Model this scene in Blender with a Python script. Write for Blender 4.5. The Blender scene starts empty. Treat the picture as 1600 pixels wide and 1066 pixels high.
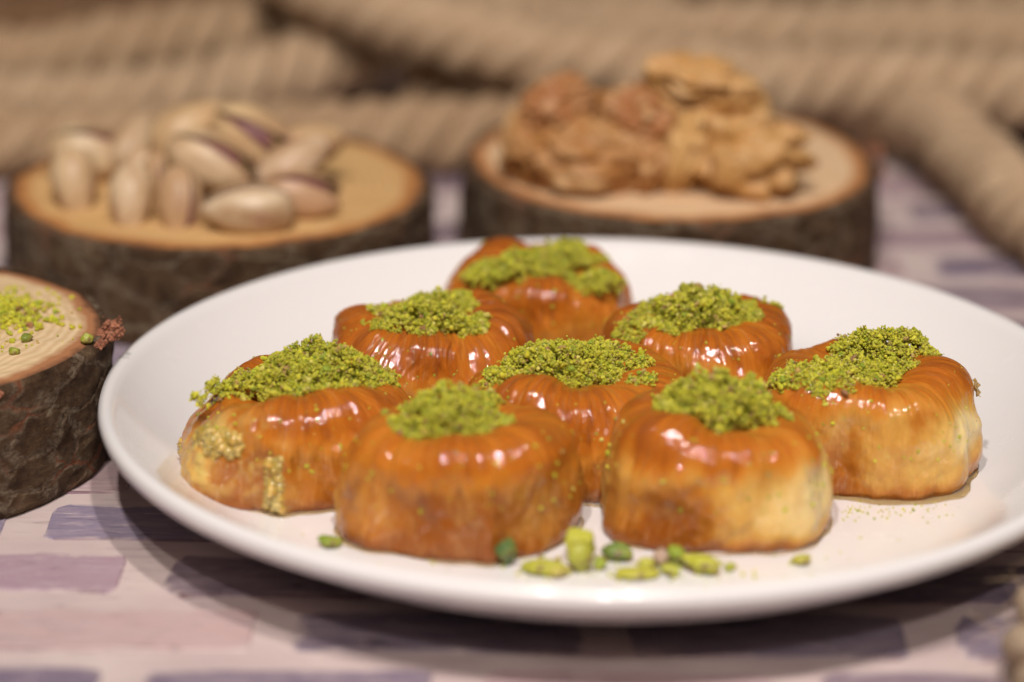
import bpy, math, random
import numpy as np
from mathutils import Vector, Matrix, Euler

CM = 0.01                      # everything below is written in centimetres
rnd = random.Random(7)
rng = np.random.default_rng(11)
scene = bpy.context.scene
COL = scene.collection

# ------------------------------------------------------------------ camera
cam_data = bpy.data.cameras.new("camera")
cam = bpy.data.objects.new("camera", cam_data)
COL.objects.link(cam)
cam.location = (-1.88 * CM, -56.05 * CM, 23.1 * CM)
cam_data.lens = 100
cam_data.sensor_width = 36
PITCH, ROLL = math.radians(19.47), math.radians(0.6)
fwd = Vector((0, math.cos(PITCH), -math.sin(PITCH)))
rot = fwd.to_track_quat('-Z', 'Y').to_matrix() @ Matrix.Rotation(ROLL, 3, 'Z')
cam.rotation_euler = rot.to_euler()
cam_data.clip_start = 0.02
cam_data.clip_end = 50
cam_data.dof.use_dof = True
cam_data.dof.focus_distance = 59.4 * CM
cam_data.dof.aperture_fstop = 5.2
cam_data.dof.aperture_blades = 8
scene.camera = cam

# ------------------------------------------------------------------ room light
world = bpy.data.worlds.new("World")
scene.world = world
world.use_nodes = True
bg = world.node_tree.nodes['Background']
bg.inputs[0].default_value = (1.0, 0.90, 0.82, 1)
bg.inputs[1].default_value = 0.045


def lamp(name, pos, target, watts, size, color):
    d = bpy.data.lights.new(name, 'AREA')
    d.shape = 'DISK'
    d.size = size * CM
    d.energy = watts
    d.color = color
    o = bpy.data.objects.new(name, d)
    COL.objects.link(o)
    o.location = Vector(pos) * CM
    dr = Vector(target) - Vector(pos)
    o.rotation_euler = dr.to_track_quat('-Z', 'Y').to_euler()
    return o


WARM = (1.0, 0.915, 0.86)
lamp("ceiling_lamp", (-19, -60, 104), (0, 2, 2), 7.0, 5, WARM)
lamp("ceiling_lamp", (9, -58, 106), (0, 2, 2), 7.6, 5, WARM)
lamp("front_lamp", (0, -114, 97), (0, 2, 2), 6.2, 4.5, WARM)

scene.view_settings.view_transform = 'Standard'
scene.view_settings.look = 'None'
scene.view_settings.exposure = 0.0
scene.view_settings.gamma = 1.0
scene.render.film_transparent = False
scene.cycles.max_bounces = 8
scene.cycles.use_denoising = True
scene.cycles.sample_clamp_indirect = 6.0

# ------------------------------------------------------------------ numpy noise
_T = rng.random((64, 64, 64)).astype(np.float64) * 2 - 1


def vnoise(p):
    p = np.asarray(p, float)
    i = np.floor(p).astype(int)
    f = p - i
    f = f * f * f * (f * (f * 6 - 15) + 10)
    i &= 63
    j = (i + 1) & 63
    x0, y0, z0 = i[..., 0], i[..., 1], i[..., 2]
    x1, y1, z1 = j[..., 0], j[..., 1], j[..., 2]
    fx, fy, fz = f[..., 0], f[..., 1], f[..., 2]
    a = _T[x0, y0, z0] * (1 - fx) + _T[x1, y0, z0] * fx
    b = _T[x0, y1, z0] * (1 - fx) + _T[x1, y1, z0] * fx
    c = _T[x0, y0, z1] * (1 - fx) + _T[x1, y0, z1] * fx
    d = _T[x0, y1, z1] * (1 - fx) + _T[x1, y1, z1] * fx
    return (a * (1 - fy) + b * fy) * (1 - fz) + (c * (1 - fy) + d * fy) * fz


def fbm(p, oct=4, gain=0.5):
    p = np.asarray(p, float)
    s, a, tot = 0, 1.0, 0
    for k in range(oct):
        s = s + a * vnoise(p * (2.03 ** k) + 17.3 * k)
        tot += a
        a *= gain
    return s / tot


def sstep(a, b, x):
    t = np.clip((x - a) / (b - a), 0, 1)
    return t * t * (3 - 2 * t)


# ------------------------------------------------------------------ object helpers
def link_mesh(name, me, parent=None, mats=()):
    for m in mats:
        me.materials.append(m)
    o = bpy.data.objects.new(name, me)
    COL.objects.link(o)
    if parent is not None:
        o.parent = parent
    return o


def make_mesh(name, V, F, mats=(), smooth=True, uv=None, attrs=None, cols=None, matidx=None):
    """V in cm; F a list of faces or an int array (n,3)/(n,4)."""
    me = bpy.data.meshes.new(name)
    V = np.asarray(V, float) * CM
    if isinstance(F, np.ndarray):
        n, k = F.shape
        me.vertices.add(len(V))
        me.vertices.foreach_set('co', V.ravel())
        me.loops.add(n * k)
        me.loops.foreach_set('vertex_index', F.astype(np.int32).ravel())
        me.polygons.add(n)
        me.polygons.foreach_set('loop_start', np.arange(0, n * k, k, dtype=np.int32))
        me.polygons.foreach_set('loop_total', np.full(n, k, dtype=np.int32))
        me.update(calc_edges=True)
    else:
        me.from_pydata([tuple(v) for v in V], [], [tuple(int(i) for i in f) for f in F])
    me.polygons.foreach_set('use_smooth', np.full(len(me.polygons), smooth))
    if matidx is not None:
        me.polygons.foreach_set('material_index', np.asarray(matidx, dtype=np.int32))
    if uv is not None:
        l = me.uv_layers.new(name='uv')
        li = np.empty(len(me.loops), dtype=np.int32)
        me.loops.foreach_get('vertex_index', li)
        l.data.foreach_set('uv', np.asarray(uv, float)[li].ravel())
    for k, a in (attrs or {}).items():
        at = me.attributes.new(k, 'FLOAT', 'POINT')
        at.data.foreach_set('value', np.asarray(a, float).ravel())
    if cols is not None:
        at = me.attributes.new('tint', 'FLOAT_COLOR', 'POINT')
        c = np.ones((len(V), 4))
        c[:, :3] = cols
        at.data.foreach_set('color', c.ravel())
    for m in mats:
        me.materials.append(m)
    me.validate()
    me.update()
    return me


def add(name, V, F, mat, parent=None, **kw):
    me = make_mesh(name, V, F, (mat,), **kw)
    return link_mesh(name, me, parent)


def tag(o, label=None, cat=None, group=None, kind=None):
    if label: o['label'] = label
    if cat: o['category'] = cat
    if group: o['group'] = group
    if kind: o['kind'] = kind
    return o


def thing(name, loc, label, cat, group=None, rot=(0, 0, 0)):
    o = bpy.data.objects.new(name, None)
    o.empty_display_size = 0.01
    COL.objects.link(o)
    o.location = Vector(loc) * CM
    o.rotation_euler = rot
    return tag(o, label, cat, group)


def grid_faces(nu, nv, closed=True, flip=False):
    """index = v*nu + u"""
    u = np.arange(nu if closed else nu - 1)
    v = np.arange(nv - 1)
    U, Vv = np.meshgrid(u, v)
    U, Vv = U.ravel(), Vv.ravel()
    U1 = (U + 1) % nu
    f = np.stack([Vv * nu + U, Vv * nu + U1, (Vv + 1) * nu + U1, (Vv + 1) * nu + U], 1)
    return f[:, ::-1].copy() if flip else f


def catmull(P, n):
    P = np.asarray(P, float)
    Q = np.vstack([2 * P[0] - P[1], P, 2 * P[-1] - P[-2]])
    out = []
    m = 24
    for i in range(1, len(Q) - 2):
        t = np.linspace(0, 1, m, endpoint=False)[:, None]
        a, b, c, d = Q[i - 1], Q[i], Q[i + 1], Q[i + 2]
        out.append(.5 * ((2 * b) + (c - a) * t + (2 * a - 5 * b + 4 * c - d) * t ** 2 + (3 * b - a - 3 * c + d) * t ** 3))
    out = np.vstack(out + [P[-1:]])
    L = np.r_[0, np.cumsum(np.linalg.norm(np.diff(out, axis=0), axis=1))]
    s = np.linspace(0, L[-1], n)
    return np.stack([np.interp(s, L, out[:, k]) for k in range(P.shape[1])], 1)


# ------------------------------------------------------------------ material helper
class Mat:
    def __init__(self, name):
        self.m = bpy.data.materials.new(name)
        self.m.use_nodes = True
        self.nt = self.m.node_tree
        self.bsdf = self.nt.nodes['Principled BSDF']

    def n(self, t, **kw):
        nd = self.nt.nodes.new(t)
        for k, v in kw.items():
            setattr(nd, k, v)
        return nd

    def put(self, sock, v):
        if isinstance(v, bpy.types.NodeSocket):
            self.nt.links.new(v, sock)
        elif v is not None:
            if isinstance(v, (tuple, list)) and len(v) == 3 and sock.type == 'RGBA':
                v = (*v, 1)
            sock.default_value = v

    def set(self, **kw):
        names = dict(color='Base Color', rough='Roughness', normal='Normal', spec='Specular IOR Level', coat='Coat Weight',
                     coat_rough='Coat Roughness', coat_normal='Coat Normal', sss='Subsurface Weight', sss_r='Subsurface Radius',
                     sss_s='Subsurface Scale', trans='Transmission Weight', ior='IOR', sheen='Sheen Weight', alpha='Alpha', coat_tint='Coat Tint')
        for k, v in kw.items():
            self.put(self.bsdf.inputs[names[k]], v)
        return self.m

    def obj_co(self, scale=(1, 1, 1)):
        tc = self.n('ShaderNodeTexCoord')
        return self.mapping(tc.outputs['Object'], scale)

    def geo_co(self, scale=(1, 1, 1)):
        g = self.n('ShaderNodeNewGeometry')
        return self.mapping(g.outputs['Position'], scale)

    def uv_co(self, scale=(1, 1, 1)):
        tc = self.n('ShaderNodeTexCoord')
        return self.mapping(tc.outputs['UV'], scale)

    def mapping(self, v, scale):
        mp = self.n('ShaderNodeMapping')
        self.put(mp.inputs['Vector'], v)
        mp.inputs['Scale'].default_value = scale
        return mp.outputs[0]

    def noise(self, co, scale=1.0, detail=3.0, rough=0.5, dist=0.0, col=False):
        nd = self.n('ShaderNodeTexNoise')
        self.put(nd.inputs['Vector'], co)
        nd.inputs['Scale'].default_value = scale
        nd.inputs['Detail'].default_value = detail
        nd.inputs['Roughness'].default_value = rough
        nd.inputs['Distortion'].default_value = dist
        return nd.outputs['Color' if col else 'Fac']

    def voronoi(self, co, scale, feature='F1', out='Distance'):
        nd = self.n('ShaderNodeTexVoronoi', feature=feature)
        self.put(nd.inputs['Vector'], co)
        nd.inputs['Scale'].default_value = scale
        return nd.outputs[out]

    def attr(self, name, out='Fac'):
        nd = self.n('ShaderNodeAttribute', attribute_name=name)
        return nd.outputs[out]

    def math(self, op, a, b=None, clamp=False):
        nd = self.n('ShaderNodeMath', operation=op, use_clamp=clamp)
        self.put(nd.inputs[0], a)
        if b is not None: self.put(nd.inputs[1], b)
        return nd.outputs[0]

    def ramp(self, fac, stops):
        nd = self.n('ShaderNodeValToRGB')
        el = nd.color_ramp.elements
        while len(el) < len(stops): el.new(0.5)
        for e, (p, c) in zip(el, stops):
            e.position = p
            e.color = (*c, 1) if len(c) == 3 else c
        self.put(nd.inputs[0], fac)
        return nd.outputs[0]

    def rng(self, v, a, b, c=0.0, d=1.0):
        nd = self.n('ShaderNodeMapRange')
        self.put(nd.inputs['Value'], v)
        nd.inputs['From Min'].default_value = a
        nd.inputs['From Max'].default_value = b
        nd.inputs['To Min'].default_value = c
        nd.inputs['To Max'].default_value = d
        return nd.outputs[0]

    def mix(self, fac, a, b, mode='MIX'):
        nd = self.n('ShaderNodeMix', data_type='RGBA', blend_type=mode)
        self.put(nd.inputs[0], fac)
        self.put(nd.inputs[6], a)
        self.put(nd.inputs[7], b)
        return nd.outputs[2]

    def bump(self, h, strength=0.5, dist=0.1, normal=None):
        nd = self.n('ShaderNodeBump')
        self.put(nd.inputs['Height'], h)
        nd.inputs['Strength'].default_value = strength
        nd.inputs['Distance'].default_value = dist * CM
        if normal is not None: self.put(nd.inputs['Normal'], normal)
        return nd.outputs[0]


# ------------------------------------------------------------------ materials
def mat_porcelain():
    M = Mat('white_porcelain')
    co = M.obj_co((100, 100, 100))
    b = M.bump(M.noise(co, 0.5, 2), 0.04, 0.1)
    smear = M.noise(co, 1.3, 4, 0.6)
    return M.set(color=(0.80, 0.78, 0.77), rough=M.rng(smear, .3, .7, .14, .3), normal=b, coat=0.5, coat_rough=0.08)


def mat_mortar():
    M = Mat('painted_mortar')
    co = M.geo_co((100, 100, 100))
    st = M.noise(M.geo_co((60, 420, 100)), 1.0, 5, .68, .5)
    lo = M.noise(co, .35, 3)
    c = M.mix(M.rng(lo, .35, .65), (0.60, .50, .47), (0.50, .40, .39))
    c = M.mix(M.rng(st, .56, .70), c, (0.36, .28, .28))
    return M.set(color=c, rough=.6, normal=M.bump(st, .35, .04))


def mat_brick():
    M = Mat('painted_brick')
    oi = M.n('ShaderNodeObjectInfo')
    base = oi.outputs['Color']
    tc = M.n('ShaderNodeTexCoord'); sx = M.n('ShaderNodeSeparateXYZ'); M.put(sx.inputs[0], tc.outputs['Object'])
    ex = M.math('MULTIPLY', M.math('ABSOLUTE', sx.outputs[0]), 100 / 2.68)
    ex = M.math('ADD', M.math('MULTIPLY', M.math('SUBTRACT', ex, 1.0), 2.9), 1.0)
    ey = M.math('MULTIPLY', M.math('ABSOLUTE', sx.outputs[1]), 100 / .91)
    emax = M.math('MAXIMUM', ex, ey)
    fine = M.noise(M.geo_co((110, 900, 100)), 1.0, 6, .72, .8)      # streaks along the grain
    blot = M.noise(M.geo_co((90, 190, 100)), .9, 5, .68, .5)
    c = M.mix(M.rng(blot, .45, .7, 0, .5), base, (0.46, .37, .39))
    c = M.mix(M.rng(fine, .54, .66, 0, .65), c, (0.58, .48, .47))
    c = M.mix(M.rng(fine, .42, .30, 0, .8), c, (0.11, .07, .10))
    c = M.mix(M.rng(M.noise(M.geo_co((70, 300, 100)), 1.0, 5, .7, 1.0), .59, .68, 0, .8), c, (.07, .045, .065))
    wear = M.math('ADD', emax, M.math('MULTIPLY', M.math('SUBTRACT', blot, .5), 1.1))
    c = M.mix(M.rng(wear, .90, 1.03, 0, .75), c, (.56, .46, .44))
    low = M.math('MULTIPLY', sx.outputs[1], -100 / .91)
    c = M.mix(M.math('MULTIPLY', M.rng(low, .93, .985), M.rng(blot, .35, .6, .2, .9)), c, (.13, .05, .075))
    return M.set(color=c, rough=.62, normal=M.bump(fine, .5, .05))


def mat_bark():
    M = Mat('tree_bark')
    co = M.obj_co((100, 100, 100))
    big = M.noise(co, 1.1, 5, .62, .5)
    fine = M.noise(M.obj_co((100, 100, 170)), 4.5, 7, .75, .6)
    wv = M.n('ShaderNodeVectorMath', operation='ADD')
    M.put(wv.inputs[0], M.obj_co((100, 100, 170))); M.put(wv.inputs[1], M.noise(co, 1.0, 3, .6, 0, True))
    crack = M.voronoi(wv.outputs[0], .7, 'DISTANCE_TO_EDGE')
    c = M.ramp(big, [(.30, (.035, .016, .007)), (.46, (.090, .046, .021)), (.60, (.15, .090, .046)), (.74, (.24, .165, .095))])
    c = M.mix(M.rng(fine, .5, .75, 0, .6), c, (.16, .12, .085))
    red = M.math('MULTIPLY', M.rng(crack, .05, .0), M.rng(M.noise(co, .55, 2), .50, .60), True)
    c = M.mix(M.math('MULTIPLY', M.rng(crack, .10, .05), M.rng(fine, .4, .6)), c, (.24, .18, .12))
    c = M.mix(red, c, (.24, .075, .03))
    h = M.math('ADD', M.math('MULTIPLY', big, 1.2), M.math('MULTIPLY', fine, 1.4))
    h = M.math('ADD', h, M.rng(crack, .0, .09, 0, .5))
    return M.set(color=c, rough=.85, spec=.25, normal=M.bump(h, 1.0, .14))


def mat_cut(name, pale, mid, ring, saw):
    M = Mat(name)
    rad = M.attr('rad')
    co = M.obj_co((100, 100, 100))
    wob = M.noise(co, .6, 3)
    r2 = M.math('ADD', M.math('MULTIPLY', rad, 22.0), M.math('MULTIPLY', wob, 3.2))
    rings = M.math('SINE', M.math('MULTIPLY', r2, 6.283))
    c = M.mix(M.rng(rings, -1, 1), pale, mid)
    blot = M.noise(co, .45, 3)
    c = M.mix(M.rng(blot, .45, .7, 0, .6), c, mid)
    fib = M.noise(M.obj_co(saw), 1.0, 4, .6)
    c = M.mix(M.rng(fib, .5, .75, 0, .5), c, tuple(x * .62 for x in mid))
    e = M.math('ADD', rad, M.math('MULTIPLY', M.math('SUBTRACT', M.noise(co, 1.4, 3), .5), .10))
    c = M.mix(M.rng(e, .885, .935), c, ring)
    c = M.mix(M.rng(e, .955, .985), c, (.16, .07, .035))
    return M.set(color=c, rough=.72, spec=.25, normal=M.bump(fib, .35, .05))


def mat_rope():
    M = Mat('jute_rope')
    uv = M.uv_co((1, 1, 1))
    fib = M.noise(M.mapping(uv, (1.2, 26, 1)), 1.0, 4, .65, .3)
    yarn = M.noise(M.mapping(uv, (.55, 5, 1)), 1.0, 2, .5)
    blot = M.noise(M.obj_co((100, 100, 100)), .35, 3)
    c = M.ramp(fib, [(.3, (.29, .205, .135)), (.5, (.52, .40, .275)), (.72, (.69, .565, .41))])
    c = M.mix(M.rng(blot, .35, .7, 0, .5), c, (.42, .30, .20))
    h = M.math('ADD', M.math('MULTIPLY', yarn, .5), fib)
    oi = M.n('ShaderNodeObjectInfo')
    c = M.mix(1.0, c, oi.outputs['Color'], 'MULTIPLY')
    return M.set(color=c, rough=.9, spec=.15, normal=M.bump(h, .6, .08))


def mat_fiber():
    M = Mat('loose_jute_fibre')
    return M.set(color=(.48, .35, .22), rough=.9, spec=.1)


def mat_shell():
    M = Mat('pistachio_shell')
    oi = M.n('ShaderNodeObjectInfo')
    co = M.obj_co((60, 160, 160))
    n1 = M.noise(co, 1.0, 4, .6)
    c = M.mix(M.rng(n1, .3, .65, .15, 1), oi.outputs['Color'], (.40, .24, .12))
    c = M.mix(M.rng(M.noise(M.obj_co((100, 100, 100)), 1.6, 2), .62, .75, 0, .5), c, (.36, .17, .12))
    return M.set(color=c, rough=.42, spec=.4, normal=M.bump(n1, .25, .05))


def mat_kernel():
    M = Mat('pistachio_kernel_skin')
    co = M.obj_co((100, 100, 100))
    n1 = M.noise(co, 1.8, 4, .6)
    c = M.ramp(n1, [(.35, (.10, .025, .035)), (.55, (.19, .06, .065)), (.72, (.30, .21, .07))])
    return M.set(color=c, rough=.55, normal=M.bump(n1, .4, .06))


def mat_walnut():
    M = Mat('walnut_skin')
    oi = M.n('ShaderNodeObjectInfo')
    co = M.obj_co((100, 100, 100))
    n1 = M.noise(co, 1.1, 4, .6)
    vein = M.noise(co, 3.2, 5, .7, .8)
    c = M.mix(M.rng(n1, .35, .7), oi.outputs['Color'], M.mix(.5, oi.outputs['Color'], (.60, .40, .20)))
    c = M.mix(M.rng(vein, .56, .70, 0, .55), c, (.17, .07, .025))
    c = M.mix(M.math('MULTIPLY', M.attr('worn'), .6), c, (.72, .50, .26))
    return M.set(color=c, rough=.5, spec=.35, normal=M.bump(vein, .35, .06), sss=.12, sss_r=(1, .45, .2), sss_s=.0012)


def mat_granule():
    M = Mat('ground_pistachio')
    c = M.attr('tint', 'Color')
    co = M.geo_co((100, 100, 100))
    n1 = M.noise(co, 14, 2)
    c = M.mix(M.rng(n1, .4, .75, 0, .35), c, (.50, .46, .10))
    return M.set(color=c, rough=.62, spec=.3, sss=.6, sss_r=(.8, .8, .3), sss_s=.0016, normal=M.bump(n1, .4, .02))


def mat_nutmeat():
    M = Mat('chopped_pistachio')
    c = M.attr('tint', 'Color')
    co = M.obj_co((100, 100, 100))
    n1 = M.noise(co, 4.5, 3)
    c = M.mix(M.rng(n1, .45, .7, 0, .5), c, (.46, .44, .08))
    c = M.mix(M.rng(M.noise(co, 2.4, 2), .60, .68, 0, .8), c, (.16, .06, .06))
    return M.set(color=c, rough=.45, spec=.35, sss=.2, sss_r=(.6, .8, .2), sss_s=.001, normal=M.bump(n1, .4, .05))


def mat_dough():
    M = Mat('syrup_glazed_dough')
    bake, pale, torn = M.attr('bake'), M.attr('pale'), M.attr('torn')
    uvn = M.noise(M.uv_co((230, 5.0, 1)), 1.0, 5, .65, .25)          # fine shreds running over the shoulder
    uvb = M.noise(M.uv_co((34, 2.2, 1)), 1.0, 3, .55, .3)
    co = M.obj_co((100, 100, 100))
    blot = M.noise(co, .9, 4, .6, .4)
    fine = M.noise(co, 3.0, 4, .6)
    b = M.math('ADD', bake, M.math('MULTIPLY', M.math('SUBTRACT', uvn, .5), .75))
    b = M.math('ADD', b, M.math('MULTIPLY', M.math('SUBTRACT', uvb, .5), .8))
    b = M.math('ADD', b, M.math('MULTIPLY', M.math('SUBTRACT', blot, .5), .35), True)
    p = M.math('ADD', pale, M.math('MULTIPLY', M.math('SUBTRACT', blot, .5), .8))
    p = M.math('ADD', p, M.math('MULTIPLY', M.math('SUBTRACT', uvb, .5), .5), True)
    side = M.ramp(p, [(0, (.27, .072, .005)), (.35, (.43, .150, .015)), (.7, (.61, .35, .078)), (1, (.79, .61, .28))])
    side = M.mix(M.rng(fine, .5, .75, 0, .14), side, (.80, .58, .26))
    veil = M.noise(M.obj_co((85, 85, 60)), 1.0, 4, .55, 1.2)          # translucent layers, folded and hanging down the side
    side = M.mix(M.rng(veil, .54, .68, 0, .26), side, (.70, .42, .11))
    side = M.mix(M.rng(veil, .46, .34, 0, .35), side, (.30, .085, .007))
    top = M.ramp(b, [(0, (.74, .38, .065)), (.4, (.63, .235, .023)), (.75, (.46, .130, .010)), (1, (.28, .066, .007))])
    c = M.mix(M.rng(b, .12, .62), side, top)
    c = M.mix(M.rng(uvn, .55, .70, 0, .7), c, M.mix(.4, c, (.82, .48, .18)))
    tn = M.math('MULTIPLY', torn, M.rng(fine, .30, .50), True)
    c = M.mix(tn, c, (.60, .44, .13))
    h1 = M.math('ADD', M.math('MULTIPLY', uvn, .7), M.math('MULTIPLY', uvb, 1.0))
    h1 = M.math('MULTIPLY', h1, M.rng(bake, 0, 1, .35, 1.0))
    nb = M.bump(h1, .9, .07)
    nb = M.bump(M.math('ADD', fine, M.math('MULTIPLY', veil, 1.4)), .3, .06, nb)
    wet = M.noise(co, 1.5, 3, .5)
    hc = M.math('ADD', M.math('MULTIPLY', uvb, .8), M.math('MULTIPLY', wet, .9))
    hc = M.math('ADD', hc, M.math('MULTIPLY', uvn, .07))
    cb = M.bump(hc, .6, .10)
    M.bsdf.inputs['Coat IOR'].default_value = 1.46
    return M.set(color=c, rough=.5, spec=.08, normal=nb, sss=.42, sss_r=(1.0, .36, .07), sss_s=.003,
                 coat=M.rng(torn, 0, 1, .8, .3), coat_rough=M.rng(wet, .3, .7, .03, .10), coat_normal=cb)


M_STR = .28


def mat_flake():
    M = Mat('torn_pastry_layer')
    co = M.obj_co((100, 100, 100))
    n1 = M.noise(co, 2.2, 4, .6)
    c = M.mix(M.rng(n1, .35, .7), (.60, .28, .05), (.78, .54, .20))
    return M.set(color=c, rough=.35, sss=.4, sss_r=(1, .5, .15), sss_s=.003, coat=.8, coat_rough=.1, normal=M.bump(n1, .5, .08), trans=.35)


def mat_torn():
    M = Mat('syrup_soaked_dough_crumb')
    n1 = M.noise(M.obj_co((100, 100, 100)), 2.5, 3)
    c = M.mix(M.rng(n1, .35, .65), (.52, .31, .05), (.60, .42, .13))
    return M.set(color=c, rough=.4, coat=.6, coat_rough=.12, sss=.5, sss_r=(1, .6, .2), sss_s=.002)


def mat_syrup():
    M = Mat('sugar_syrup')
    return M.set(color=(.93, .72, .36), rough=.03, trans=1.0, ior=1.4)


MP = mat_porcelain(); MM = mat_mortar(); MB = mat_brick(); MBK = mat_bark()
MROPE = mat_rope(); MFIB = mat_fiber(); MSH = mat_shell(); MKN = mat_kernel(); MWN = mat_walnut()
MGR = mat_granule(); MNM = mat_nutmeat(); MD = mat_dough(); MFL = mat_flake(); MSY = mat_syrup(); MTD = mat_torn()

# ------------------------------------------------------------------ table with painted bricks
PY, PX = 2.53, 6.15


def build_table():
    x0, x1, y0, y1, th = -45, 45, -40, 70, 1.8
    V = [(x0, y0, 0), (x1, y0, 0), (x1, y1, 0), (x0, y1, 0), (x0, y0, -th), (x1, y0, -th), (x1, y1, -th), (x0, y1, -th)]
    F = [(0, 1, 2, 3), (7, 6, 5, 4), (0, 4, 5, 1), (1, 5, 6, 2), (2, 6, 7, 3), (3, 7, 4, 0)]
    t = add('table_top', V, F, MM, smooth=False)
    tag(t, kind='structure')
    t['label'] = 'white mortared table surface with low painted bricks in mauve and purple grey'
    # a few brick outlines, shared by all bricks: worn rounded slabs barely proud of the mortar
    kinds = []
    for k in range(7):
        r = np.random.default_rng(50 + k)
        L, D, c = 5.35, 1.82, .34
        loop = []
        for (cx, cy, a0) in ((L / 2 - c, D / 2 - c, 0), (-L / 2 + c, D / 2 - c, 90), (-L / 2 + c, -D / 2 + c, 180), (L / 2 - c, -D / 2 + c, 270)):
            for a in (10, 45, 80):
                q = math.radians(a0 + a)
                loop.append((cx + c * math.cos(q), cy + c * math.sin(q)))
        # midpoints on the long edges
        loop = loop[:3] + [(1.2, D / 2), (-1.2, D / 2)] + loop[3:9] + [(-1.2, -D / 2), (1.2, -D / 2)] + loop[9:]
        loop = np.array(loop) + r.normal(0, .055, (len(loop), 2))
        n = len(loop)
        top = np.c_[loop * [.985, .955], np.full(n, .035)]
        bot = np.c_[loop, np.full(n, -.02)]
        V = np.vstack([top, bot])
        F = [tuple(range(n))] + [(i + n, (i + 1) % n + n, (i + 1) % n, i) for i in range(n)]
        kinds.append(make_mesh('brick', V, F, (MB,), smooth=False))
    palette = [(.24, .18, .22), (.29, .21, .25), (.18, .14, .20), (.36, .25, .28), (.46, .33, .33), (.26, .21, .27), (.20, .14, .17)]
    special = {(0, -9): (.28, .22, .28), (-1, -2): (.40, .29, .34), (-2, -2): (.56, .42, .41), (-2, -1): (.26, .20, .25), (-2, 0): (.25, .20, .25)}
    r = random.Random(5)
    shift = {0: -8.75, -1: -12.1, -2: -9.3, -3: -12.0}
    for row in range(-6, 15):
        yc = -2.28 + PY * row
        s = shift.get(row, -9.3 + (3.07 if row % 2 else 0) + r.uniform(-.35, .35))
        span = 25 if row < 0 else 28
        k0, k1 = math.ceil((-span - s) / PX), math.floor((span - s) / PX)
        for k in range(k0, k1 + 1):
            xc = s + k * PX
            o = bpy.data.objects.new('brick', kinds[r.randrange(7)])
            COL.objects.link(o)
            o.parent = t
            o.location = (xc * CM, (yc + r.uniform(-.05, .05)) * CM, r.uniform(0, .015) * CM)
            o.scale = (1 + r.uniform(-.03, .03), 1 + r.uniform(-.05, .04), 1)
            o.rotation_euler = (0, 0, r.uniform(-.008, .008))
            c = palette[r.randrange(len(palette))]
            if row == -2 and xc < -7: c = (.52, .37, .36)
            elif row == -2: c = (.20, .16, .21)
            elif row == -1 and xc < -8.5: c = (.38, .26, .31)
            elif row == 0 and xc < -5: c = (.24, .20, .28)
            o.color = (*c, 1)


build_table()


# ------------------------------------------------------------------ plate
WELL = 0.80


def plate_y(y):
    return 1.033 * y - 0.5


def build_plate():
    prof = [(0, .80), (3, .80), (6, .80), (7.6, .81), (8.3, .90), (8.9, 1.18), (9.5, 1.62), (9.9, 1.98), (10.08, 2.17), (10.20, 2.28),
            (10.32, 2.33), (10.44, 2.27), (10.49, 2.13), (10.44, 1.96), (10.28, 1.81), (10.02, 1.68), (9.5, 1.38), (8.9, 1.00), (8.0, .62), (7.2, .38), (6.6, .20),
            (6.3, .02), (6.0, .02), (5.85, .2), (5.5, .32), (0, .34)]
    P = catmull(prof, 150)
    P[:, 0] = np.maximum(P[:, 0], 0)
    nu = 192
    th = np.linspace(0, 2 * np.pi, nu, endpoint=False)
    V = np.stack([P[:, 0][:, None] * np.cos(th), P[:, 0][:, None] * np.sin(th), np.repeat(P[:, 1][:, None], nu, 1)], 2).reshape(-1, 3)
    F = grid_faces(nu, len(P), flip=True)
    o = add('plate', V, F, MP)
    return tag(o, 'round white porcelain plate with rolled rim holding eight glazed pastries', 'plate')


plate = build_plate()


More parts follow.
